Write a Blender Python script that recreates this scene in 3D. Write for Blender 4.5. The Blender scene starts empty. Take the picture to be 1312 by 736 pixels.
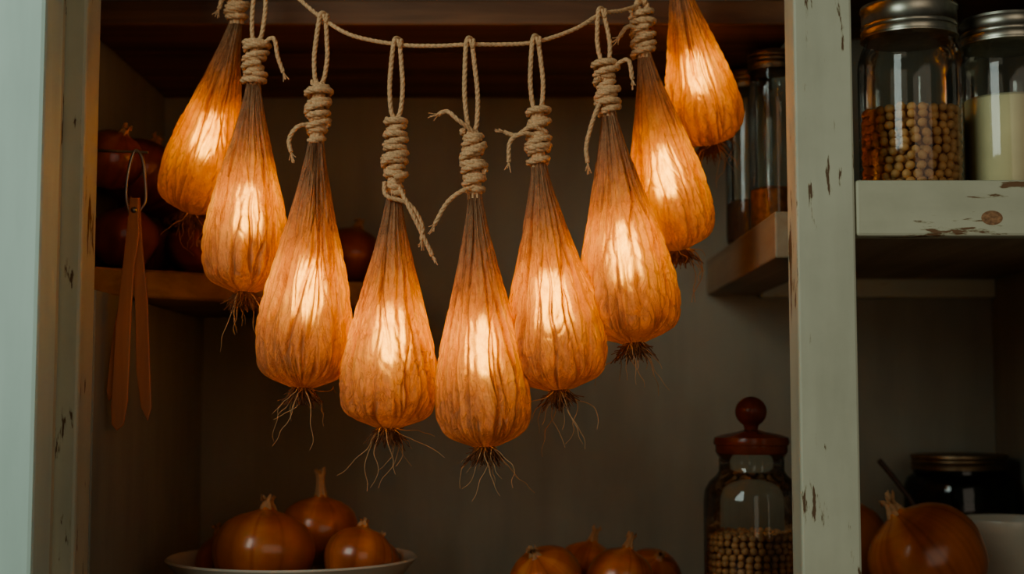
import bpy, math, random
import numpy as np
from mathutils import Vector, Matrix, Euler
random.seed(7)
S = bpy.context.scene
COL = S.collection

# ---------------------------------------------------------------- helpers
def new_mat(name):
    m = bpy.data.materials.new(name); m.use_nodes = True
    nt = m.node_tree; nt.nodes.clear()
    out = nt.nodes.new('ShaderNodeOutputMaterial')
    return m, nt, out
def N(nt, t, **kw):
    n = nt.nodes.new(t)
    for k, v in kw.items():
        if k in n.inputs: n.inputs[k].default_value = v
        else: setattr(n, k, v)
    return n
def L(nt, a, b): nt.links.new(a, b)
def ramp(nt, fac, stops):
    r = nt.nodes.new('ShaderNodeValToRGB')
    e = r.color_ramp.elements
    e[0].position, e[0].color = stops[0][0], (*stops[0][1], 1)
    e[1].position, e[1].color = stops[-1][0], (*stops[-1][1], 1)
    for p, c in stops[1:-1]:
        x = e.new(p); x.color = (*c, 1)
    L(nt, fac, r.inputs[0]); return r
def coords(nt, scale=(1,1,1)):
    tc = nt.nodes.new('ShaderNodeTexCoord'); mp = nt.nodes.new('ShaderNodeMapping')
    mp.inputs['Scale'].default_value = scale
    L(nt, tc.outputs['Object'], mp.inputs[0]); return mp.outputs[0]
def mixc(nt, fac, a, b, blend='MIX'):
    m = nt.nodes.new('ShaderNodeMix'); m.data_type = 'RGBA'; m.blend_type = blend
    fi, ai, bi = m.inputs[0], m.inputs[6], m.inputs[7]
    for s, v in ((fi, fac), (ai, a), (bi, b)):
        if hasattr(v, 'links'): L(nt, v, s)
        else: s.default_value = v if not isinstance(v, tuple) or len(v) == 4 else (*v, 1)
    return m.outputs[2]

def mat_paint(name, base, dark, wood, chip=0.66, axis='Z', rough=0.55, sc=1.0):
    m, nt, out = new_mat(name)
    st = {'Z': (30, 30, 5), 'X': (5, 30, 30)}[axis]
    n1 = N(nt, 'ShaderNodeTexNoise', Scale=1.6, Detail=6.0, Roughness=0.65); L(nt, coords(nt, (8,8,8)), n1.inputs['Vector'])
    n2 = N(nt, 'ShaderNodeTexNoise', Scale=1.0, Detail=5.0); L(nt, coords(nt, st), n2.inputs['Vector'])
    n3 = N(nt, 'ShaderNodeTexNoise', Scale=1.0, Detail=8.0, Roughness=0.62)
    L(nt, coords(nt, tuple(v*3.0*sc for v in st)), n3.inputs['Vector'])
    n4 = N(nt, 'ShaderNodeTexNoise', Scale=1.0, Detail=2.0); L(nt, coords(nt, (14, 14, 14)), n4.inputs['Vector'])
    c = ramp(nt, n1.outputs[0], [(0.3, dark), (0.7, base)])
    c2 = ramp(nt, n2.outputs[0], [(0.3, tuple(v*0.78 for v in base)), (0.6, base)])
    cc = mixc(nt, 0.5, c.outputs[0], c2.outputs[0])
    sm = N(nt, 'ShaderNodeMath', operation='MULTIPLY_ADD'); L(nt, n4.outputs[0], sm.inputs[0]); sm.inputs[1].default_value = 0.45; L(nt, n3.outputs[0], sm.inputs[2])
    msk = ramp(nt, sm.outputs[0], [(chip+0.225, (0,0,0)), (chip+0.24, (1,1,1))])
    edge = ramp(nt, sm.outputs[0], [(chip+0.20, (1,1,1)), (chip+0.225, (0.78,0.74,0.66))])
    cc = mixc(nt, 1.0, cc, edge.outputs[0], 'MULTIPLY')
    fin = mixc(nt, msk.outputs[0], cc, wood)
    b = N(nt, 'ShaderNodeBsdfPrincipled', Roughness=rough)
    L(nt, fin, b.inputs['Base Color'])
    bp = N(nt, 'ShaderNodeBump', Strength=0.4, Distance=0.002)
    inv = N(nt, 'ShaderNodeMath', operation='SUBTRACT'); L(nt, n2.outputs[0], inv.inputs[0]); L(nt, msk.outputs[0], inv.inputs[1])
    L(nt, inv.outputs[0], bp.inputs['Height']); L(nt, bp.outputs[0], b.inputs['Normal'])
    L(nt, b.outputs[0], out.inputs[0]); return m

def mat_wood(name, c1, c2, axis='X', rough=0.55, sc=1.0):
    m, nt, out = new_mat(name)
    st = {'X': (1.5, 28, 28), 'Y': (28, 1.5, 28), 'Z': (28, 28, 1.5)}[axis]
    st = tuple(v*sc for v in st)
    n1 = N(nt, 'ShaderNodeTexNoise', Scale=1.0, Detail=8.0, Roughness=0.6, Distortion=0.6); L(nt, coords(nt, st), n1.inputs['Vector'])
    n2 = N(nt, 'ShaderNodeTexNoise', Scale=3.0, Detail=3.0); L(nt, coords(nt), n2.inputs['Vector'])
    c = ramp(nt, n1.outputs[0], [(0.3, c1), (0.68, c2)])
    d = ramp(nt, n2.outputs[0], [(0.3, (0.6,0.6,0.6)), (0.7, (1,1,1))])
    f = mixc(nt, 1.0, c.outputs[0], d.outputs[0], 'MULTIPLY')
    b = N(nt, 'ShaderNodeBsdfPrincipled', Roughness=rough); L(nt, f, b.inputs['Base Color'])
    bp = N(nt, 'ShaderNodeBump', Strength=0.3, Distance=0.002); L(nt, n1.outputs[0], bp.inputs['Height']); L(nt, bp.outputs[0], b.inputs['Normal'])
    L(nt, b.outputs[0], out.inputs[0]); return m

def mat_simple(name, col, rough=0.5, metal=0.0, var=0.25, sc=60, bump=0.1, **kw):
    m, nt, out = new_mat(name)
    n = N(nt, 'ShaderNodeTexNoise', Scale=float(sc), Detail=4.0); L(nt, coords(nt), n.inputs['Vector'])
    c = ramp(nt, n.outputs[0], [(0.3, tuple(v*(1-var) for v in col)), (0.7, tuple(min(1, v*(1+var*0.5)) for v in col))])
    b = N(nt, 'ShaderNodeBsdfPrincipled', Roughness=rough, Metallic=metal)
    for k, v in kw.items(): b.inputs[k].default_value = v
    L(nt, c.outputs[0], b.inputs['Base Color'])
    bp = N(nt, 'ShaderNodeBump', Strength=bump, Distance=0.001); L(nt, n.outputs[0], bp.inputs['Height']); L(nt, bp.outputs[0], b.inputs['Normal'])
    L(nt, b.outputs[0], out.inputs[0]); return m

def mat_glass(name, tint, refl=0.9):
    m, nt, out = new_mat(name)
    fr = N(nt, 'ShaderNodeFresnel', IOR=1.5)
    mul = N(nt, 'ShaderNodeMath', operation='MULTIPLY_ADD'); L(nt, fr.outputs[0], mul.inputs[0]); mul.inputs[1].default_value = refl; mul.inputs[2].default_value = 0.02
    tr = N(nt, 'ShaderNodeBsdfTransparent'); tr.inputs[0].default_value = (*tint, 1)
    gl = N(nt, 'ShaderNodeBsdfGlossy', Roughness=0.04)
    mx = N(nt, 'ShaderNodeMixShader'); L(nt, mul.outputs[0], mx.inputs[0]); L(nt, tr.outputs[0], mx.inputs[1]); L(nt, gl.outputs[0], mx.inputs[2])
    L(nt, mx.outputs[0], out.inputs[0]); return m

def mat_onion(name, c1, c2, c3, rough=0.30):
    m, nt, out = new_mat(name)
    at = N(nt, 'ShaderNodeAttribute', attribute_name='streak')
    n = N(nt, 'ShaderNodeTexNoise', Scale=30.0, Detail=5.0); L(nt, coords(nt), n.inputs['Vector'])
    add = N(nt, 'ShaderNodeMath', operation='MULTIPLY_ADD'); L(nt, n.outputs[0], add.inputs[0]); add.inputs[1].default_value = 0.5
    L(nt, at.outputs['Fac'], add.inputs[2])
    c = ramp(nt, add.outputs[0], [(0.15, c1), (0.65, c2), (1.0, c3)])
    b = N(nt, 'ShaderNodeBsdfPrincipled', Roughness=rough); L(nt, c.outputs[0], b.inputs['Base Color'])
    b.inputs['Coat Weight'].default_value = 0.45; b.inputs['Coat Roughness'].default_value = 0.16
    bp = N(nt, 'ShaderNodeBump', Strength=0.15, Distance=0.001); L(nt, add.outputs[0], bp.inputs['Height']); L(nt, bp.outputs[0], b.inputs['Normal'])
    L(nt, b.outputs[0], out.inputs[0]); return m

def mat_fabric():
    m, nt, out = new_mat('muslin_fabric')
    at = N(nt, 'ShaderNodeAttribute', attribute_name='fold')
    n1 = N(nt, 'ShaderNodeTexNoise', Scale=60.0, Detail=7.0, Roughness=0.70, Distortion=0.8); L(nt, coords(nt, (1,1,0.6)), n1.inputs['Vector'])
    n2 = N(nt, 'ShaderNodeTexNoise', Scale=20.0, Detail=3.0); L(nt, coords(nt, (1.6,1.6,0.8)), n2.inputs['Vector'])
    nf = N(nt, 'ShaderNodeTexNoise', Scale=650.0, Detail=3.0); L(nt, coords(nt, (1,1,0.6)), nf.inputs['Vector'])
    nc = N(nt, 'ShaderNodeTexNoise', Scale=70.0, Detail=4.0, Distortion=1.8); L(nt, coords(nt, (1,1,0.28)), nc.inputs['Vector'])
    s1 = N(nt, 'ShaderNodeMath', operation='SUBTRACT'); L(nt, nc.outputs[0], s1.inputs[0]); s1.inputs[1].default_value = 0.5
    s2 = N(nt, 'ShaderNodeMath', operation='ABSOLUTE'); L(nt, s1.outputs[0], s2.inputs[0])
    crs = ramp(nt, s2.outputs[0], [(0.0, (1,1,1)), (0.055, (0,0,0))])
    a0 = N(nt, 'ShaderNodeMath', operation='ADD'); L(nt, n1.outputs[0], a0.inputs[0]); L(nt, n2.outputs[0], a0.inputs[1])
    a1 = N(nt, 'ShaderNodeMath', operation='MULTIPLY_ADD'); L(nt, nf.outputs[0], a1.inputs[0]); a1.inputs[1].default_value = 0.60; L(nt, a0.outputs[0], a1.inputs[2])
    a2 = N(nt, 'ShaderNodeMath', operation='SUBTRACT'); L(nt, a1.outputs[0], a2.inputs[0]); a2.inputs[1].default_value = 1.08
    t0 = N(nt, 'ShaderNodeMath', operation='MULTIPLY_ADD'); L(nt, crs.outputs[0], t0.inputs[0]); t0.inputs[1].default_value = 0.12; L(nt, at.outputs['Fac'], t0.inputs[2])
    t1 = N(nt, 'ShaderNodeMath', operation='MULTIPLY_ADD'); L(nt, a2.outputs[0], t1.inputs[0]); t1.inputs[1].default_value = 0.95; L(nt, t0.outputs[0], t1.inputs[2])
    tc = ramp(nt, t1.outputs[0], [(0.05, (1.0, 0.66, 0.20)), (0.45, (0.85, 0.40, 0.085)), (1.0, (0.36, 0.12, 0.025))])
    dc = ramp(nt, t1.outputs[0], [(0.1, (0.90, 0.58, 0.37)), (1.0, (0.74, 0.43, 0.25))])
    rc = ramp(nt, t1.outputs[0], [(0.05, (1.0, 0.80, 0.40)), (0.95, (0.32, 0.13, 0.025))])
    d = N(nt, 'ShaderNodeBsdfDiffuse'); L(nt, dc.outputs[0], d.inputs[0])
    t = N(nt, 'ShaderNodeBsdfTranslucent'); L(nt, tc.outputs[0], t.inputs[0])
    r = N(nt, 'ShaderNodeBsdfRefraction', Roughness=0.58, IOR=1.35); L(nt, rc.outputs[0], r.inputs[0])
    hb = N(nt, 'ShaderNodeMath', operation='MULTIPLY_ADD'); L(nt, crs.outputs[0], hb.inputs[0]); hb.inputs[1].default_value = -0.40; L(nt, a1.outputs[0], hb.inputs[2])
    bp = N(nt, 'ShaderNodeBump', Strength=0.9, Distance=0.0024); L(nt, hb.outputs[0], bp.inputs['Height'])
    for s in (d, t): L(nt, bp.outputs[0], s.inputs['Normal'])
    m1 = N(nt, 'ShaderNodeMixShader'); m1.inputs[0].default_value = 0.34; L(nt, d.outputs[0], m1.inputs[1]); L(nt, t.outputs[0], m1.inputs[2])
    m2 = N(nt, 'ShaderNodeMixShader'); m2.inputs[0].default_value = 0.28; L(nt, m1.outputs[0], m2.inputs[1]); L(nt, r.outputs[0], m2.inputs[2])
    L(nt, m2.outputs[0], out.inputs[0]); return m

def mat_emit(name, col, st):
    m, nt, out = new_mat(name)
    e = N(nt, 'ShaderNodeEmission', Strength=st); e.inputs[0].default_value = (*col, 1)
    L(nt, e.outputs[0], out.inputs[0]); return m

def empty(name, loc):
    e = bpy.data.objects.new(name, None); e.location = loc; e.empty_display_size = 0.02
    COL.objects.link(e); return e
def mesh_obj(name, verts, faces, mat, parent=None, smooth=True, origin=None):
    o = Vector(origin) if origin is not None else (Vector(parent.location) if parent else Vector((0,0,0)))
    me = bpy.data.meshes.new(name)
    me.from_pydata([tuple(Vector(v) - o) for v in verts], [], faces); me.update()
    if smooth: me.polygons.foreach_set('use_smooth', [True]*len(me.polygons))
    ob = bpy.data.objects.new(name, me)
    if mat: me.materials.append(mat)
    COL.objects.link(ob)
    if parent: ob.parent = parent
    else: ob.location = o
    return ob
def prism(name, poly, z0, z1, mat, parent=None, bevel=0.0015):
    n = len(poly)
    v = [(x, y, z0) for x, y in poly] + [(x, y, z1) for x, y in poly]
    f = [tuple(reversed(range(n))), tuple(range(n, 2*n))] + [(i, (i+1) % n, n+(i+1) % n, n+i) for i in range(n)]
    cx = (sum(p[0] for p in poly)/n, sum(p[1] for p in poly)/n, (z0+z1)/2)
    ob = mesh_obj(name, v, f, mat, parent, False, origin=None if parent else cx)
    if bevel:
        b = ob.modifiers.new('b', 'BEVEL'); b.width = bevel; b.segments = 2
    return ob
def box(name, x0, x1, y0, y1, z0, z1, mat, parent=None, bevel=0.0015):
    return prism(name, [(x0,y0),(x1,y0),(x1,y1),(x0,y1)], z0, z1, mat, parent, bevel)
def lathe(name, prof, c, mat, parent=None, n=64, cap=True):
    v = []; f = []
    for r, z in prof:
        for i in range(n):
            a = 2*math.pi*i/n; v.append((c[0]+r*math.cos(a), c[1]+r*math.sin(a), c[2]+z))
    for j in range(len(prof)-1):
        for i in range(n):
            k = (i+1) % n; f.append((j*n+i, j*n+k, (j+1)*n+k, (j+1)*n+i))
    if cap:
        if prof[0][0] > 1e-5: f.append(tuple(reversed(range(n))))
        if prof[-1][0] > 1e-5: f.append(tuple(range((len(prof)-1)*n, len(prof)*n)))
    ob = mesh_obj(name, v, f, mat, parent, True, origin=None if parent else c)
    try: ob.data.set_sharp_from_angle(angle=math.radians(50))
    except Exception: pass
    return ob
def cr(pts, per=10):
    P = [Vector(p) for p in pts]
    P = [P[0]*2-P[1]] + P + [P[-1]*2-P[-2]]
    o = []
    for i in range(1, len(P)-2):
        a, b, c, d = P[i-1], P[i], P[i+1], P[i+2]
        for k in range(per):
            t = k/per
            o.append(0.5*((2*b)+(c-a)*t+(2*a-5*b+4*c-d)*t*t+(3*b-a-3*c+d)*t**3))
    o.append(P[-2]); return o
def curves(name, splines, mat, parent=None, res=1, origin=None):
    o = Vector(parent.location) if parent else Vector(origin or (0,0,0))
    cu = bpy.data.curves.new(name, 'CURVE'); cu.dimensions = '3D'; cu.bevel_depth = 1.0; cu.bevel_resolution = res
    cu.use_fill_caps = True
    for pts, r in splines:
        s = cu.splines.new('POLY'); s.points.add(len(pts)-1)
        for i, p in enumerate(pts):
            q = Vector(p)-o
            s.points[i].co = (*q, 1); s.points[i].radius = r[i] if isinstance(r, (list, tuple)) else r
        s.use_smooth = True
    cu.materials.append(mat)
    ob = bpy.data.objects.new(name, cu); COL.objects.link(ob)
    if parent: ob.parent = parent
    else: ob.location = o
    return ob
def resample(pts, step):
    out = [pts[0].copy()]; acc = 0
    for a, b in zip(pts[:-1], pts[1:]):
        d = (b-a).length
        if d < 1e-9: continue
        t = step-acc
        while t <= d:
            out.append(a.lerp(b, t/d)); t += step
        acc = d-(t-step)
    return out
def rope_splines(ctrl, r, pitch=None, per=14, strands=3):
    pitch = pitch or r*7
    pts = resample(cr(ctrl, per), r*0.8)
    if len(pts) < 3: return []
    T = [(pts[min(i+1, len(pts)-1)]-pts[max(i-1, 0)]).normalized() for i in range(len(pts))]
    nrm = T[0].orthogonal().normalized(); fr = []
    for t in T:
        nrm = (nrm - t*nrm.dot(t)).normalized(); fr.append((nrm.copy(), t.cross(nrm)))
    out = []
    for k in range(strands):
        q = []
        for i, p in enumerate(pts):
            a = 2*math.pi*(k/strands + i*r*0.8/pitch)
            q.append(p + (fr[i][0]*math.cos(a)+fr[i][1]*math.sin(a))*r*0.42)
        out.append((q, r*0.60))
    return out

# ---------------------------------------------------------------- materials
M_post = mat_paint('chipped_cream_paint_post', (0.70,0.69,0.53), (0.57,0.56,0.42), (0.20,0.115,0.06), 0.640, 'Z')
M_door = mat_paint('mint_door_paint', (0.72,0.88,0.78), (0.66,0.82,0.72), (0.4,0.3,0.2), 0.73, 'Z')
M_shelfp = mat_paint('chipped_cream_paint', (0.70,0.68,0.51), (0.54,0.53,0.38), (0.26,0.14,0.07), 0.635, 'X')
M_wall = mat_paint('cupboard_wall_paint', (0.36,0.355,0.285), (0.30,0.295,0.235), (0.3,0.28,0.2), 0.80, 'Z', 0.75)
M_ceil = mat_wood('stained_plank_wood', (0.10,0.042,0.020), (0.34,0.16,0.075), 'X')
M_shelfw = mat_wood('old_shelf_wood', (0.22,0.12,0.06), (0.50,0.32,0.18), 'X')
M_under = mat_wood('shelf_end_wood', (0.34,0.25,0.16), (0.54,0.42,0.29), 'Y')
M_fab = mat_fabric()
M_rope = mat_simple('jute_twine', (0.90,0.55,0.31), 0.9, var=0.30, sc=500, bump=0.6)
M_bulb = mat_emit('warm_bulb_glow', (1.0,0.57,0.10), 15.0)
M_root = mat_simple('dried_root', (0.24,0.10,0.045), 0.8)
M_root2 = mat_simple('pale_root_fibre', (0.64,0.38,0.20), 0.8)
M_onion = mat_onion('copper_onion_skin', (0.22,0.045,0.010), (0.50,0.135,0.032), (0.68,0.28,0.09))
M_oniond = mat_onion('red_onion_skin', (0.10,0.018,0.011), (0.28,0.060,0.027), (0.42,0.13,0.055))
M_stem = mat_simple('dry_onion_stem', (0.50,0.28,0.14), 0.8, sc=200, bump=0.4)
M_glass = mat_glass('clear_jar_glass', (0.95,0.97,0.93))
M_dglass = mat_glass('smoked_jar_glass', (0.55,0.58,0.52))
M_metal = mat_simple('brushed_lid_metal', (0.50,0.47,0.39), 0.38, 1.0, var=0.2, sc=90)
M_bronze = mat_simple('aged_lid_metal', (0.30,0.21,0.13), 0.45, 1.0, sc=90)
M_wire = mat_simple('dark_wire', (0.35,0.31,0.27), 0.35, 1.0)
M_pea = mat_simple('chickpea', (0.82,0.47,0.21), 0.55, var=0.25, sc=120)
M_seed = mat_simple('brown_lentil', (0.58,0.28,0.12), 0.6, var=0.4, sc=150)
M_cream = mat_simple('cream_flour', (0.84,0.74,0.50), 0.9, var=0.06, sc=30)
M_dark = mat_simple('dark_spice', (0.12,0.06,0.035), 0.8, sc=200)
M_bowl = mat_simple('glazed_ceramic', (0.60,0.54,0.44), 0.25, var=0.08, sc=20, bump=0.02)
M_knob = mat_simple('lacquered_red_wood', (0.26,0.06,0.025), 0.25, var=0.3, sc=40)
M_leather = mat_wood('worn_rusty_blade', (0.36,0.12,0.06), (0.74,0.30,0.14), 'Z', 0.40)
M_spoon = mat_simple('dark_spoon_wood', (0.07,0.035,0.02), 0.5)
M_knotw = mat_simple('wood_knot', (0.46,0.25,0.13), 0.6, sc=250, var=0.5)

# ---------------------------------------------------------------- cupboard shell
BY = 1.82
box('wall_back', -0.50, 0.66, BY, BY+0.02, -0.30, 0.66, M_wall)
box('wall_left', -0.48, -0.45, 1.345, BY, -0.26, 0.66, M_wall)
box('wall_left_panel', -0.449, -0.395, 1.346, BY-0.001, -0.221, 0.106, M_wall)
box('wall_right', 0.615, 0.645, 1.30, BY, -0.26, 0.66, M_wall)
cl = empty('ceiling', (-0.07, 1.64, 0.405))
for i, (y0, y1) in enumerate([(1.46,1.578),(1.5795,1.698),(1.6995,BY-0.001)]):
    box('plank_%d' % (i+1), -0.449, 0.30, y0, y1, 0.3926, 0.42, M_ceil, cl, 0.0025)
box('ceiling_right', 0.30, 0.614, 1.30, BY-0.001, 0.47, 0.50, M_ceil)
box('cupboard_counter', -0.46, 0.614, 1.22, BY-0.001, -0.255, -0.222, M_shelfw)

box('door_1', -0.80, -0.4005, 1.20, 1.25, -0.40, 0.70, M_door, bevel=0.004)
box('trim_2', -0.52, -0.3955, 1.30, 1.345, -0.255, 0.66, M_post, bevel=0.003)
box('trim_3', -0.46, -0.4145, 1.285, 1.2995, -0.255, 0.66, M_post, bevel=0.002)
box('cupboard_post', 0.2619, 0.3163, 1.30, 1.344, -0.255, 0.66, M_post, bevel=0.0025)
box('top_rail', -0.3955, 0.2619, 1.36, 1.40, 0.49, 0.56, M_post)

rs = empty('pantry_shelf', (0.465, 1.55, 0.18))
box('shelf_board', 0.3170, 0.6145, 1.325, BY-0.001, 0.156, 0.198, M_under, rs)
box('painted_front_edge', 0.3170, 0.6145, 1.302, 1.325, 0.152, 0.2045, M_shelfp, rs, 0.003)
box('back_batten', 0.3170, 0.6145, 1.80, BY-0.001, 0.132, 0.156, M_shelfp, rs)
kn = lathe('wood_knot', [(0.0,0.0),(0.0065,0.0004),(0.009,0.0)], (0.0,0.0,0.0), M_knotw, rs, 24)
for v in kn.data.vertices: v.co += Vector(rs.location)
kn.rotation_euler = (math.radians(90), 0, 0)
kn.scale = (1.1, 0.75, 0.8); kn.location = Vector((0.4425, 1.3018, 0.169)) - Vector(rs.location)
s2 = empty('side_shelf', (0.28, 1.58, 0.16))
box('board', 0.25, 0.3160, 1.3445, BY-0.001, 0.136, 0.181, M_under, s2, 0.002)
prism('onion_shelf', [(-0.4495,1.415),(-0.13,1.66),(-0.13,BY-0.001),(-0.4495,BY-0.001)], 0.107, 0.137, M_shelfw, bevel=0.003)

# ---------------------------------------------------------------- onions
def onion(c, R, H=None, mat=None, tilt=(0,0,0), stem=1.0, seed=0, n=96):
    rnd = random.Random(seed); mat = mat or M_onion
    H = H or R*0.92
    e = empty('onion', c)
    ctrl = [(0.02,-0.97),(0.22,-0.965),(0.55,-0.86),(0.86,-0.52),(1.0,-0.02),(0.965,0.34),(0.82,0.64),(0.58,0.85),(0.34,0.95),(0.19,1.01),(0.13,1.08)]
    P = cr([(a,0,b) for a, b in ctrl], 5)
    rot = Euler(tilt).to_matrix()
    v = []; f = []; at = []
    ph = [rnd.uniform(0, 6.28) for _ in range(8)]
    lines = [rnd.uniform(0,6.28) for _ in range(26)]; la = [rnd.uniform(0.2,1) for _ in range(26)]
    for p in P:
        for i in range(n):
            a = 2*math.pi*i/n
            s = 0
            for l, q in zip(lines, la):
                d = abs((a-l+math.pi) % (2*math.pi)-math.pi)
                s = max(s, q*math.exp(-(d/0.03)**2))
            broad = 0.5+0.18*math.sin(3*a+ph[0]+p.z)+0.12*math.sin(7*a+ph[1])
            k = 1+0.02*math.sin(2*a+ph[2])+0.010*math.sin(5*a+ph[3])+0.02*(p.z > 0.9)*math.sin(9*a+ph[4])
            v.append(Vector(c)+rot @ Vector((p.x*R*k*math.cos(a), p.x*R*k*math.sin(a), p.z*H)))
            at.append(max(0, min(1, broad*0.7 + 0.05*p.z + 0.10*(p.z > 0.85) - 0.26*s)))
    m = len(P)
    for j in range(m-1):
        for i in range(n):
            k = (i+1) % n; f.append((j*n+i, j*n+k, (j+1)*n+k, (j+1)*n+i))
    ob = mesh_obj('bulb', v, f, mat, e)
    A = ob.data.attributes.new('streak', 'FLOAT', 'POINT'); A.data.foreach_set('value', at)
    ns = 24; sv = []; sf = []
    lv = [(0.16,1.02),(0.13,1.12),(0.10,1.14+0.2*stem),(0.09,1.16+0.4*stem),(0.14,1.20+0.6*stem)]
    bx, by = rnd.uniform(-0.12,0.12), rnd.uniform(-0.1,0.1)
    for j, (r, z) in enumerate(lv):
        for i in range(ns):
            a = 2*math.pi*i/ns
            rr = r*(1+0.25*math.sin(5*a+ph[5])+0.12*math.sin(11*a))
            zz = z + (rnd.uniform(-0.12,0.10) if j == len(lv)-1 else 0)
            sv.append(Vector(c)+rot @ Vector((R*(rr*math.cos(a)+bx*(z-1.1)), R*(rr*math.sin(a)+by*(z-1.1)), zz*H)))
    for j in range(len(lv)-1):
        for i in range(ns):
            k = (i+1) % ns; sf.append((j*ns+i, j*ns+k, (j+1)*ns+k, (j+1)*ns+i))
    mesh_obj('stem', sv, sf, M_stem, e)
    sp = []
    for i in range(14):
        a = rnd.uniform(0, 6.28); q = [Vector(c)+rot @ Vector((0,0,-0.95*H)), Vector(c)+rot @ Vector((0.12*R*math.cos(a),0.12*R*math.sin(a),-0.965*H)), Vector(c)+rot @ Vector((0.2*R*math.cos(a),0.2*R*math.sin(a),-0.965*H))]
        sp.append((q, 0.0005))
    curves('roots', sp, M_root2, e, 0)
    return e
sd = 10
ZS = 0.1385
for (x, y, z, r, t) in [(-0.408,1.490,ZS+0.033,0.035,(0.1,0.2,0)), (-0.408,1.570,ZS+0.031,0.033,(0.4,0,0)), (-0.345,1.545,ZS+0.031,0.033,(0.2,-0.3,0)),
        (-0.404,1.535,0.246,0.041,(-0.3,0.3,0)), (-0.414,1.455,0.249,0.033,(0.3,0.5,0)), (-0.405,1.652,ZS+0.034,0.037,(0,0,0)),
        (-0.335,1.63,ZS+0.032,0.035,(0.3,0.2,0)), (-0.40,1.622,0.245,0.037,(0.2,-0.2,0)), (-0.27,1.66,ZS+0.031,0.034,(0.1,-0.4,0)), (-0.195,1.725,ZS+0.037,0.039,(0,0.2,0)),
        (-0.41,1.735,ZS+0.035,0.038,(0,0,0)), (-0.40,1.705,0.243,0.036,(0,0.1,0))]:
    sd += 1; onion((x,y,z), r, mat=M_oniond, tilt=t, stem=0.2, seed=sd)
ZC = -0.222
def bowl(c, R, H, foot, name='ceramic_bowl'):
    prof = [(0.0,0.0),(foot,0.0),(foot,0.006),(foot*1.3,0.010),(R*0.82,H*0.5),(R*0.94,H*0.85),(R,H),(R*0.985,H+0.002),(R*0.96,H),(R*0.90,H*0.82),(R*0.78,H*0.52),(foot*1.2,0.018),(0.0,0.014)]
    return lathe(name, prof, c, M_bowl, None, 96)
bowl((-0.231,1.515,ZC), 0.131, 0.058, 0.055)
onion((-0.2525,1.465,-0.154), 0.0515, 0.0430, tilt=(-0.1,0.05,0), stem=0.2, seed=31)
onion((-0.210,1.565,-0.141), 0.042, 0.037, tilt=(0.0,0.05,0), stem=1.0, seed=32)
onion((-0.158,1.478,-0.162), 0.036, 0.033, tilt=(-0.2,0.12,0), stem=0.15, seed=33)
onion((-0.305,1.545,-0.172), 0.034, tilt=(0.0,-0.3,0), stem=0.2, seed=34)
onion((-0.150,1.55,-0.175), 0.030, tilt=(0.2,0.3,0), stem=0.2, seed=35)
onion((0.036,1.50,ZC+0.035), 0.038, 0.035, tilt=(0.5,-0.4,0), stem=0.1, seed=41)
onion((0.082,1.585,ZC+0.034), 0.034, 0.034, tilt=(0,0.2,0), stem=0.5, seed=42)
onion((0.112,1.50,ZC+0.035), 0.034, 0.035, tilt=(0.0,0.25,0), stem=0.4, seed=43)
onion((0.155,1.60,ZC+0.028), 0.033, 0.028, tilt=(0.6,0.3,0), stem=0.2, seed=44)
onion((0.434,1.50,ZC+0.057), 0.060, 0.057, tilt=(0.0,-0.6,0), stem=0.25, seed=51)
onion((0.375,1.635,ZC+0.056), 0.054, 0.054, tilt=(0.1,-0.2,0), stem=0.3, seed=52)

# ---------------------------------------------------------------- jars
def ico_template(sub=2):
    import bmesh
    bm = bmesh.new(); bmesh.ops.create_icosphere(bm, subdivisions=sub, radius=1)
    v = [w.co.copy() for w in bm.verts]; f = [[q.index for q in p.verts] for p in bm.faces]; bm.free(); return v, f
ICO = ico_template(2)
def pellets(name, c, R, z0, z1, r, mat, parent, seed=1):
    rnd = random.Random(seed); V = []; F = []
    z = z0+r
    while z < z1:
        top = z+1.7*r >= z1
        rr = R-r
        while rr > 0:
            n = max(1, int(2*math.pi*rr/(2.05*r))); off = rnd.uniform(0, 6.28)
            for i in range(n):
                a = off+2*math.pi*i/n
                b = len(V); s = r*rnd.uniform(0.9,1.06)
                p = Vector((c[0]+rr*math.cos(a), c[1]+rr*math.sin(a), c[2]+z+rnd.uniform(-0.35,0.35)*r))
                q = Euler((rnd.uniform(0,3),rnd.uniform(0,3),0)).to_matrix()
                for w in ICO[0]: V.append(p+q @ Vector((w.x*s, w.y*s*0.92, w.z*s*0.88)))
                for g in ICO[1]: F.append([k+b for k in g])
            rr -= 1.9*r
            if not top and rr < R-3.2*r: break
        z += 1.62*r
    mesh_obj(name, V, F, mat, parent)
def jar(name, c, R, H, glass, lidmat, neck=0.86, lidh=0.026):
    e = empty(name, c)
    hs = H-lidh
    P = [(0.0,0.004),(R*0.6,0.002),(R*0.88,0.0),(R*0.97,0.004),(R,0.012),(R,hs*0.82),(R*0.985,hs*0.87),(R*0.93,hs*0.93),(R*neck,hs*0.965),(R*neck,hs+lidh*0.6)]
    lathe('glass', P, c, glass, e, 72, cap=False)
    r2 = R*neck+0.0022
    lp = [(r2,0.0),(r2+0.0012,0.0006),(r2+0.0012,0.0022),(r2,0.003),(r2,0.0075),(r2+0.001,0.0085),(r2,0.0095),(r2,0.0125),(r2+0.001,0.0135),(r2,0.0145),(r2,lidh-0.005),(r2+0.0014,lidh-0.0035),(r2+0.001,lidh-0.0008),(r2-0.002,lidh),(r2-0.006,lidh-0.0015),(0.0,lidh-0.0015)]
    lathe('lid', lp, (c[0],c[1],c[2]+hs), lidmat, e, 72)
    return e
c = (0.3935,1.385,0.2000)
j = jar('chickpea_jar', c, 0.0505, 0.1905, M_glass, M_metal, 0.87, 0.034)
pellets('chickpeas', c, 0.0485, 0.004, 0.082, 0.0050, M_pea, j, 3)
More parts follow.
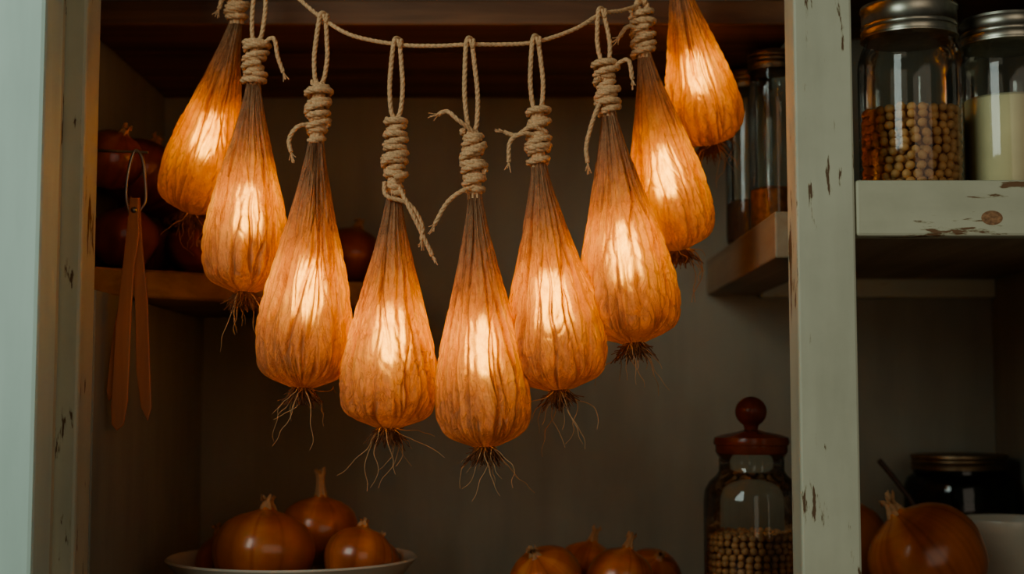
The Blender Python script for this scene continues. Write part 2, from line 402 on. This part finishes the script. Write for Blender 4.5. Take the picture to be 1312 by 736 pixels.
c = (0.4955,1.405,0.2000)
j = jar('flour_jar', c, 0.046, 0.1825, M_glass, M_metal, 0.88, 0.028)
lathe('flour', [(0.0,0.005),(0.043,0.005),(0.0445,0.012),(0.0445,0.098),(0.040,0.101),(0.0,0.103)], c, M_cream, j, 48)
for (x, y, h, r, nm, mt) in [(0.279,1.655,0.206,0.0275,'spice_jar',M_dark), (0.2885,1.555,0.205,0.0265,'spice_jar',M_seed), (0.350,1.60,0.19,0.030,'spice_jar',M_seed)]:
    c = (x, y, 0.1812 if x < 0.30 else 0.1985)
    j = jar(nm, c, r, h, M_glass, M_bronze, 0.9, 0.022)
    lathe('spice', [(0.0,0.005),(r*0.93,0.005),(r*0.95,0.01),(r*0.95,0.05),(r*0.8,0.053),(0,0.055)], c, mt, j, 32)
c = (0.251,1.50,ZC)
e = empty('apothecary_jar', c)
lathe('glass', [(0.0,0.004),(0.044,0.001),(0.049,0.003),(0.0505,0.010),(0.0505,0.118),(0.049,0.130),(0.044,0.139),(0.037,0.145),(0.034,0.150),(0.034,0.164),(0.037,0.167)], c, M_glass, e, 80, cap=False)
lathe('lid', [(0.0,0.0),(0.036,0.0),(0.0375,0.002),(0.0375,0.009),(0.039,0.0095),(0.0395,0.013),(0.0385,0.017),(0.030,0.020),(0.014,0.023),(0.008,0.025),(0.0,0.025)], (c[0],c[1],c[2]+0.1675), M_knob, e, 64)
lathe('knob', [(0.0,0.0),(0.007,0.0005),(0.0075,0.004)]+[(0.0165*math.sin(a), 0.0195-0.0158*math.cos(a)) for a in np.linspace(0.55, math.pi-0.001, 16)], (c[0],c[1],c[2]+0.192), M_knob, e, 48)
pellets('lentils', c, 0.0485, 0.004, 0.088, 0.0042, M_seed, e, 9)
cj = (0.544,1.742,ZC)
j2 = jar('dark_jar', cj, 0.066, 0.158, M_dglass, M_bronze, 0.82, 0.018)
lathe('preserve', [(0.0,0.005),(0.060,0.005),(0.062,0.01),(0.062,0.095),(0.0,0.097)], cj, M_dark, j2, 40)
bowl((0.556,1.610,ZC), 0.056, 0.090, 0.030)
sp = empty('wooden_spoon', (0.47,1.69,-0.14))
curves('handle', [([Vector((0.427,1.666,-0.068)), Vector((0.442,1.666,-0.086)), Vector((0.462,1.666,-0.112)), Vector((0.476,1.664,-0.140)), Vector((0.485,1.66,-0.200))], [0.0032,0.003,0.003,0.004,0.004])], M_spoon, sp, 4)
bw = lathe('bowl_of_spoon', [(0.0,-0.004),(0.008,-0.003),(0.013,0.0),(0.0125,0.001),(0.008,-0.001),(0.0,-0.002)], tuple(sp.location), M_spoon, sp, 24)
bw.location = Vector((0.486,1.659,-0.208))-sp.location; bw.rotation_euler = (math.radians(80), math.radians(15), 0)

# ---------------------------------------------------------------- garland
ROPE = [(-0.33,1.375,0.490),(-0.285,1.375,0.462),(-0.245,1.36,0.425),(-0.2038,1.345,0.386),(-0.1828,1.335,0.3668),(-0.1518,1.32,0.3453),(-0.1082,1.31,0.3339),(-0.0736,1.305,0.3311),
        (-0.0399,1.30,0.3312),(-0.008,1.305,0.3325),(0.0219,1.31,0.3361),(0.0583,1.32,0.3506),(0.0847,1.33,0.3682),(0.1086,1.35,0.378),(0.128,1.37,0.394),(0.160,1.38,0.445),(0.175,1.378,0.490)]
curves('hanging_twine', rope_splines(ROPE, 0.0022), M_rope, None, 1, (0,1.31,0.34))

PT = [0, .06, .15, .3, .45, .6, .72, .80, .87, .925, .962, .985, 1.0]
PR = [.150, .19, .275, .45, .645, .845, .965, 1.0, .985, .91, .75, .49, .16]
tt = np.linspace(0, 1, 400)
rr_ = np.interp(tt, PT, PR)
ker = np.hanning(27); ker /= ker.sum()
rp = np.pad(rr_, 13, mode='edge'); rs_ = np.convolve(rp, ker, 'valid')
def prof(t):
    return np.interp(t, tt, rs_)
def bump_fn(th, t, rng):
    nf = 44
    cen = np.sort(rng.uniform(0, 2*np.pi, nf)); wd = rng.uniform(0.016, 0.060, nf); am = rng.uniform(0.3, 1.0, nf)
    dr = rng.uniform(-0.26, 0.26, nf); ph = rng.uniform(0, 6.28, nf); t0 = rng.uniform(-0.3, 0.8, nf); fq = rng.uniform(2.5, 8, nf)
    d2 = rng.uniform(-0.045, 0.045, nf)
    f = np.zeros_like(th)
    for i in range(nf):
        c_ = cen[i]+dr[i]*np.sin(fq[i]*t+ph[i])+d2[i]*np.sin(23*t+ph[i]*3)
        d = np.abs((th-c_+np.pi) % (2*np.pi)-np.pi)
        fade = 0.05+0.95*np.cos((t-t0[i])*np.pi*1.1)**2
        fade = np.where(t < 0.25, np.maximum(fade, 0.9-t*3), fade)
        fade = np.where(t > 0.84, np.maximum(fade, np.minimum(0.85, (t-0.84)*10+0.08)), fade)
        f = np.maximum(f, am[i]*fade*np.exp(-(d/wd[i])**2))
    return f
def lantern(neck, bot, R, K, rope_pt, tails, seed, bulb_t=0.59):
    rng = np.random.default_rng(seed); rnd = random.Random(seed)
    neck = Vector(neck); bot = Vector(bot)
    e = empty('onion_lantern', neck)
    ax = bot-neck; Ln = ax.length; ax.normalize()
    e1 = Vector((0,1,0)).cross(ax).normalized(); e2 = ax.cross(e1).normalized()
    NT, NA = 150, 320
    t = np.linspace(0, 1, NT)
    t = 1-(1-t)**1.25
    th = np.linspace(0, 2*np.pi, NA, endpoint=False)
    TT, TH = np.meshgrid(t, th, indexing='ij')
    fo = bump_fn(TH, TT, rng)
    A = 0.24*(1-TT)**1.2+0.045+0.10*np.clip((TT-0.82)/0.18, 0, 1)
    lump = 0.032*np.sin(2*TH+seed+2*TT)+0.020*np.sin(3*TH+seed*2.1-4*TT)+0.012*np.sin(11*TH+5*TT+seed)
    cw = np.zeros_like(TH)
    for q in range(22):
        k_ = rng.integers(4, 17)*rng.choice([-1, 1]); m_ = rng.uniform(8, 48)
        cw += rng.uniform(0.4, 1)*np.sin(k_*TH+m_*TT+rng.uniform(0, 6.28)+1.2*np.sin(3*TH+7*TT+q))
    cw = np.abs(cw)/3.2
    rad = R*prof(TT)*(1-A*fo+A*0.15*np.sin(23*TH+seed)+lump-0.028*(1-np.clip(cw*1.4, 0, 1))*np.clip(TT*3, 0, 1))
    ez = np.array(ax); a1 = np.array(e1); a2 = np.array(e2); n0 = np.array(neck)
    pts = n0+TT[..., None]*Ln*ez+(rad*np.cos(TH))[..., None]*a1+(rad*np.sin(TH))[..., None]*a2
    V = [tuple(p) for p in pts.reshape(-1, 3)]
    F = []
    for jx in range(NT-1):
        for i in range(NA):
            k = (i+1) % NA; F.append((jx*NA+i, (jx+1)*NA+i, (jx+1)*NA+k, jx*NA+k))
    ob = mesh_obj('fabric_shade', V, F, M_fab, e)
    at = ob.data.attributes.new('fold', 'FLOAT', 'POINT')
    thick = np.clip(fo*0.58+0.13*(1-np.clip(cw*1.6, 0, 1))+0.26*(1-TT)**2.5+0.36*np.clip((TT-0.74)/0.2, 0, 1), 0, 1)
    at.data.foreach_set('value', thick.reshape(-1).astype(np.float32))
    up = (Vector(rope_pt)-neck); kt = neck+up.normalized()*K
    kd = (kt-neck).normalized()
    k1 = kd.orthogonal().normalized(); k2 = kd.cross(k1)
    gv = []; gf = []; ng = 40; lv = [(-0.004,0.0066),(0.0,0.0064),(K*0.5,0.0056),(K*0.95,0.0062),(K*1.0,0.005),(K*1.02,0.001)]
    for d, r in lv:
        for i in range(ng):
            a = 2*math.pi*i/ng; q = r*(1+0.12*math.sin(9*a))
            gv.append(neck+kd*d+k1*q*math.cos(a)+k2*q*math.sin(a))
    for jx in range(len(lv)-1):
        for i in range(ng):
            k = (i+1) % ng; gf.append((jx*ng+i, jx*ng+k, (jx+1)*ng+k, (jx+1)*ng+i))
    mesh_obj('gathered_neck', gv, gf, M_rope, e)
    turns = K/0.0062; npt = int(turns*14); ctrl = []
    for i in range(npt+1):
        u = i/npt; a = 2*math.pi*turns*u+seed
        r = 0.0080+0.0016*math.sin(u*7+seed)+0.0012*math.sin(a*0.37+seed*3)+0.0012*(u > 0.75)
        off = 0.0020*math.sin(a*0.5+seed)
        ctrl.append(neck+kd*(K*u+off)+k1*r*math.cos(a)+k2*r*math.sin(a))
    spl = rope_splines(ctrl, 0.0034, per=2)
    for q in range(2):
        u0 = rnd.uniform(0.1,0.5); u1 = min(1.0, u0+rnd.uniform(0.3,0.5)); cc = []
        for i in range(16):
            u = i/15; a = seed+q*2+2*math.pi*1.1*u
            cc.append(neck+kd*K*(u0+(u1-u0)*u)+(k1*math.cos(a)+k2*math.sin(a))*0.0108)
        spl += rope_splines(cc, 0.0030, per=3)
    curves('twine_binding', spl, M_rope, e, 1)
    rp_ = Vector(rope_pt); w = 0.0050
    dn = (kt-rp_); side = Vector((1,0,0))
    lo = []
    for u, ww in [(1.02,0.35),(0.9,0.9),(0.6,1.2),(0.3,1.0),(0.08,0.75)]:
        lo.append(rp_+dn*u-side*w*ww+Vector((0,-0.0035,0)))
    lo.append(rp_+Vector((-0.002,-0.002,0.0050)))
    lo.append(rp_+Vector((0.002,0.003,0.0050)))
    for u, ww in [(0.08,0.6),(0.3,0.9),(0.6,1.2),(0.9,0.9),(1.02,0.35)]:
        lo.append(rp_+dn*u+side*w*ww+Vector((0,-0.001,0)))
    spl = rope_splines(lo, 0.0024)
    hh = [rp_+Vector((0.004*math.sin(a*0.25), 0.0042*math.sin(a), 0.0042*math.cos(a))) for a in np.linspace(0, 4*math.pi, 20)]
    spl += rope_splines(hh, 0.0018, per=3)
    curves('twine_loop', spl, M_rope, e, 1)
    spl = []
    for tl in tails:
        q = [neck+Vector((a*0.00073, -0.010-0.002*i*(i < 2), b*0.00073)) for i, (a, b) in enumerate(tl)]
        q[0].y += 0.005
        spl += rope_splines(q, 0.0023)
        endp = q[-1]; dr_ = (q[-1]-q[-2]).normalized()
        for _ in range(8):
            o = Vector((rnd.uniform(-1,1), rnd.uniform(-1,1), rnd.uniform(-1,1)))*0.0035
            spl.append(([endp-dr_*0.002, endp+dr_*0.003+o*0.5, endp+dr_*0.006+o], 0.0005))
    if spl: curves('twine_ends', spl, M_rope, e, 1)
    b0 = bot
    sp1 = []; sp2 = []
    for i in range(190):
        a = rnd.uniform(0, 6.28); ln = rnd.uniform(0.008, 0.024); sr = rnd.uniform(0.0, 0.007)
        d = (e1*math.cos(a)+e2*math.sin(a)); spread = rnd.uniform(0.1, 1.2)
        p0 = b0-ax*0.003+d*sr
        p1 = p0+ax*ln*0.45+d*ln*0.35*spread; p2 = p1+(Vector((0,0,-1))+d*0.9*spread)*ln*0.4+Vector((rnd.uniform(-1,1),rnd.uniform(-1,1),rnd.uniform(-1,1)))*0.0045
        sp1.append((cr([p0,p1,p2],4), 0.00040))
    for i in range(11):
        a = rnd.uniform(0, 6.28); ln = rnd.uniform(0.025, 0.070)
        d = (e1*math.cos(a)+e2*math.sin(a)); spread = rnd.uniform(0.2, 1.6)
        q = [b0-ax*0.002+d*0.003]; dirv = (ax*0.6+d*spread).normalized(); p = q[0]
        for s in range(8):
            p = p+dirv*ln/8; q.append(p)
            dirv = (dirv+Vector((rnd.uniform(-.6,.6), rnd.uniform(-.5,.5), -0.18+rnd.uniform(-.5,.4)))).normalized()
        z = cr(q, 4); m_ = len(z)
        sp2.append((z, [0.00062*(1-0.6*k/m_) for k in range(m_)]))
    curves('root_tuft', sp1, M_root, e, 0); curves('long_roots', sp2, M_root2, e, 0)
    lathe('root_plate', [(0.0,-0.004),(0.0055,-0.003),(0.0075,0.001),(0.005,0.005),(0.0,0.006)], tuple(b0), M_root, e, 20)
    bc = neck+ax*Ln*bulb_t; hl = 0.029*R/0.0465; br = 0.0140*R/0.0465
    bv = []; bf = []; nb = 20; nr = 14
    for jx in range(nr+1):
        f_ = jx/nr*math.pi
        for i in range(nb):
            a = 2*math.pi*i/nb
            rr = br*math.sin(f_)*(1+0.25*math.cos(f_+math.pi)) + 1e-5
            bv.append(bc+ax*(-math.cos(f_)*hl)+e1*rr*math.cos(a)+e2*rr*math.sin(a))
    for jx in range(nr):
        for i in range(nb):
            k = (i+1) % nb; bf.append((jx*nb+i, (jx+1)*nb+i, (jx+1)*nb+k, jx*nb+k))
    mesh_obj('bulb', bv, bf, M_bulb, e)
    curves('bulb_cord', [([neck+ax*0.005, bc-ax*hl], 0.0015)], M_wire, e, 2)
    return e

lantern((-0.2731,1.385,0.3776),(-0.3278,1.44,0.1931),0.0395,0.030,(-0.272,1.374,0.452),[[(0,20),(-14,28),(-22,10)]],1)
lantern((-0.2508,1.36,0.3097),(-0.2568,1.36,0.1048),0.0418,0.040,(-0.2435,1.36,0.4225),[[(8,45),(28,55),(34,30),(42,8)]],2)
lantern((-0.1852,1.33,0.2468),(-0.1958,1.33,0.0131),0.0468,0.055,(-0.1800,1.332,0.3640),[[(-4,20),(-22,14),(-33,-2),(-30,-20)]],3)
lantern((-0.1094,1.31,0.1917),(-0.1145,1.31,-0.0237),0.0470,0.073,(-0.1075,1.31,0.3338),[[(-12,15),(-8,-4),(20,-14),(36,-40),(36,-62)],[(6,10),(22,-22),(38,-55),(50,-80)]],4)
lantern((-0.0345,1.30,0.1901),(-0.0241,1.30,-0.0407),0.0436,0.060,(-0.0395,1.30,0.3313),[[(-2,80),(-20,92),(-34,104),(-46,100)],[(4,10),(-16,2),(-34,-12),(-50,-40)]],5)
lantern((0.0247,1.31,0.221),(0.0437,1.31,0.0108),0.0462,0.050,(0.0222,1.31,0.3361),[[(4,32),(-18,36),(-36,26),(-38,-2)],[(10,40),(-10,44),(-28,34),(-44,38)]],6)
lantern((0.0917,1.33,0.2728),(0.1139,1.33,0.0549),0.0464,0.048,(0.0850,1.33,0.3683),[[(-8,20),(-20,-8),(-30,-45),(-28,-70)],[(6,60),(24,66),(30,40)]],7)
lantern((0.1291,1.37,0.339),(0.1664,1.41,0.1517),0.0430,0.045,(0.1270,1.370,0.393),[[(0,30),(-22,34),(-34,20)]],8)
lantern((0.1617,1.385,0.4300),(0.2084,1.475,0.2721),0.0405,0.030,(0.168,1.379,0.472),[],9)

# ---------------------------------------------------------------- hanging shears
e = empty('garden_shears', (-0.366,1.372,0.19))
lp = cr([Vector((-0.3715,1.372,0.182)),Vector((-0.3755,1.372,0.20)),Vector((-0.3735,1.372,0.225)),Vector((-0.3675,1.372,0.2445)),Vector((-0.3605,1.372,0.236)),Vector((-0.3570,1.372,0.212)),Vector((-0.3565,1.372,0.195)),Vector((-0.361,1.372,0.186))], 8)
curves('wire_loop', [(lp, 0.0015)], M_wire, e, 3)
def blade(name, pts, y, th):
    n = len(pts); o = [(x, y, z) for x, z in pts]+[(x, y+th, z) for x, z in pts]
    f = [tuple(range(n)), tuple(reversed(range(n, 2*n)))]+[(i, n+i, n+(i+1) % n, (i+1) % n) for i in range(n)]
    ob = mesh_obj(name, o, f, M_leather, e, False)
    b = ob.modifiers.new('b', 'BEVEL'); b.width = 0.0009; b.segments = 2
blade('blade_1', [(-0.3700,0.197),(-0.3620,0.197),(-0.3605,0.160),(-0.3645,0.130),(-0.3665,0.085),(-0.3680,0.00),(-0.3715,-0.022),(-0.3780,-0.028),(-0.3830,-0.022),(-0.3840,-0.005),(-0.3815,0.070),(-0.3750,0.140)], 1.366, 0.003)
blade('blade_2', [(-0.3690,0.196),(-0.3615,0.198),(-0.3580,0.150),(-0.3520,0.10),(-0.3475,0.02),(-0.3460,-0.006),(-0.3495,-0.019),(-0.3560,-0.006),(-0.3615,0.03),(-0.3635,0.085),(-0.3680,0.145)], 1.3695, 0.003)
blade('blade_3', [(-0.3715,0.140),(-0.3765,0.120),(-0.3870,0.055),(-0.3905,0.010),(-0.3880,0.000),(-0.3835,0.008),(-0.3770,0.080)], 1.3730, 0.002)
rv = lathe('rivet', [(0.0,0.0025),(0.002,0.002),(0.003,0.0),(0.0,0.0)], tuple(e.location), M_wire, e, 20)
rv.rotation_euler = (math.radians(90), 0, 0); rv.location = Vector((-0.366,1.366,0.185))-Vector(e.location)
curves('nail', [([Vector((-0.449,1.372,0.246)), Vector((-0.355,1.372,0.2425))], 0.0014)], M_wire, e, 3)

# ---------------------------------------------------------------- lights
def area(name, loc, tgt, size, power, col):
    l = bpy.data.lights.new(name, 'AREA'); l.shape = 'RECTANGLE'; l.size = size[0]; l.size_y = size[1]; l.energy = power; l.color = col
    o = bpy.data.objects.new(name, l); COL.objects.link(o); o.location = loc
    o.rotation_euler = (Vector(tgt)-Vector(loc)).to_track_quat('-Z', 'Y').to_euler(); return o
area('window_light', (-1.3,-0.3,0.9), (0.0,1.5,0.0), (0.9,1.1), 14, (0.84,1.0,0.93))
area('room_fill_light', (0.7,-0.6,0.3), (-0.1,1.6,0.1), (1.4,1.2), 4.2, (1.0,0.87,0.70))
w = bpy.data.worlds.new('dim_room'); S.world = w; w.use_nodes = True
w.node_tree.nodes['Background'].inputs[0].default_value = (0.62,0.62,0.54,1); w.node_tree.nodes['Background'].inputs[1].default_value = 0.08

# ---------------------------------------------------------------- camera
cam = bpy.data.cameras.new('camera'); co = bpy.data.objects.new('camera', cam); COL.objects.link(co)
co.location = (0,0,0); co.rotation_euler = (math.radians(94.61), 0, 0)
cam.sensor_width = 36; cam.lens = 50; cam.clip_start = 0.01
cam.dof.use_dof = True; cam.dof.focus_distance = 1.29; cam.dof.aperture_fstop = 4.0
S.camera = co
try:
    S.view_settings.look = 'AgX - Medium High Contrast'
except Exception as ex: print('look', ex)
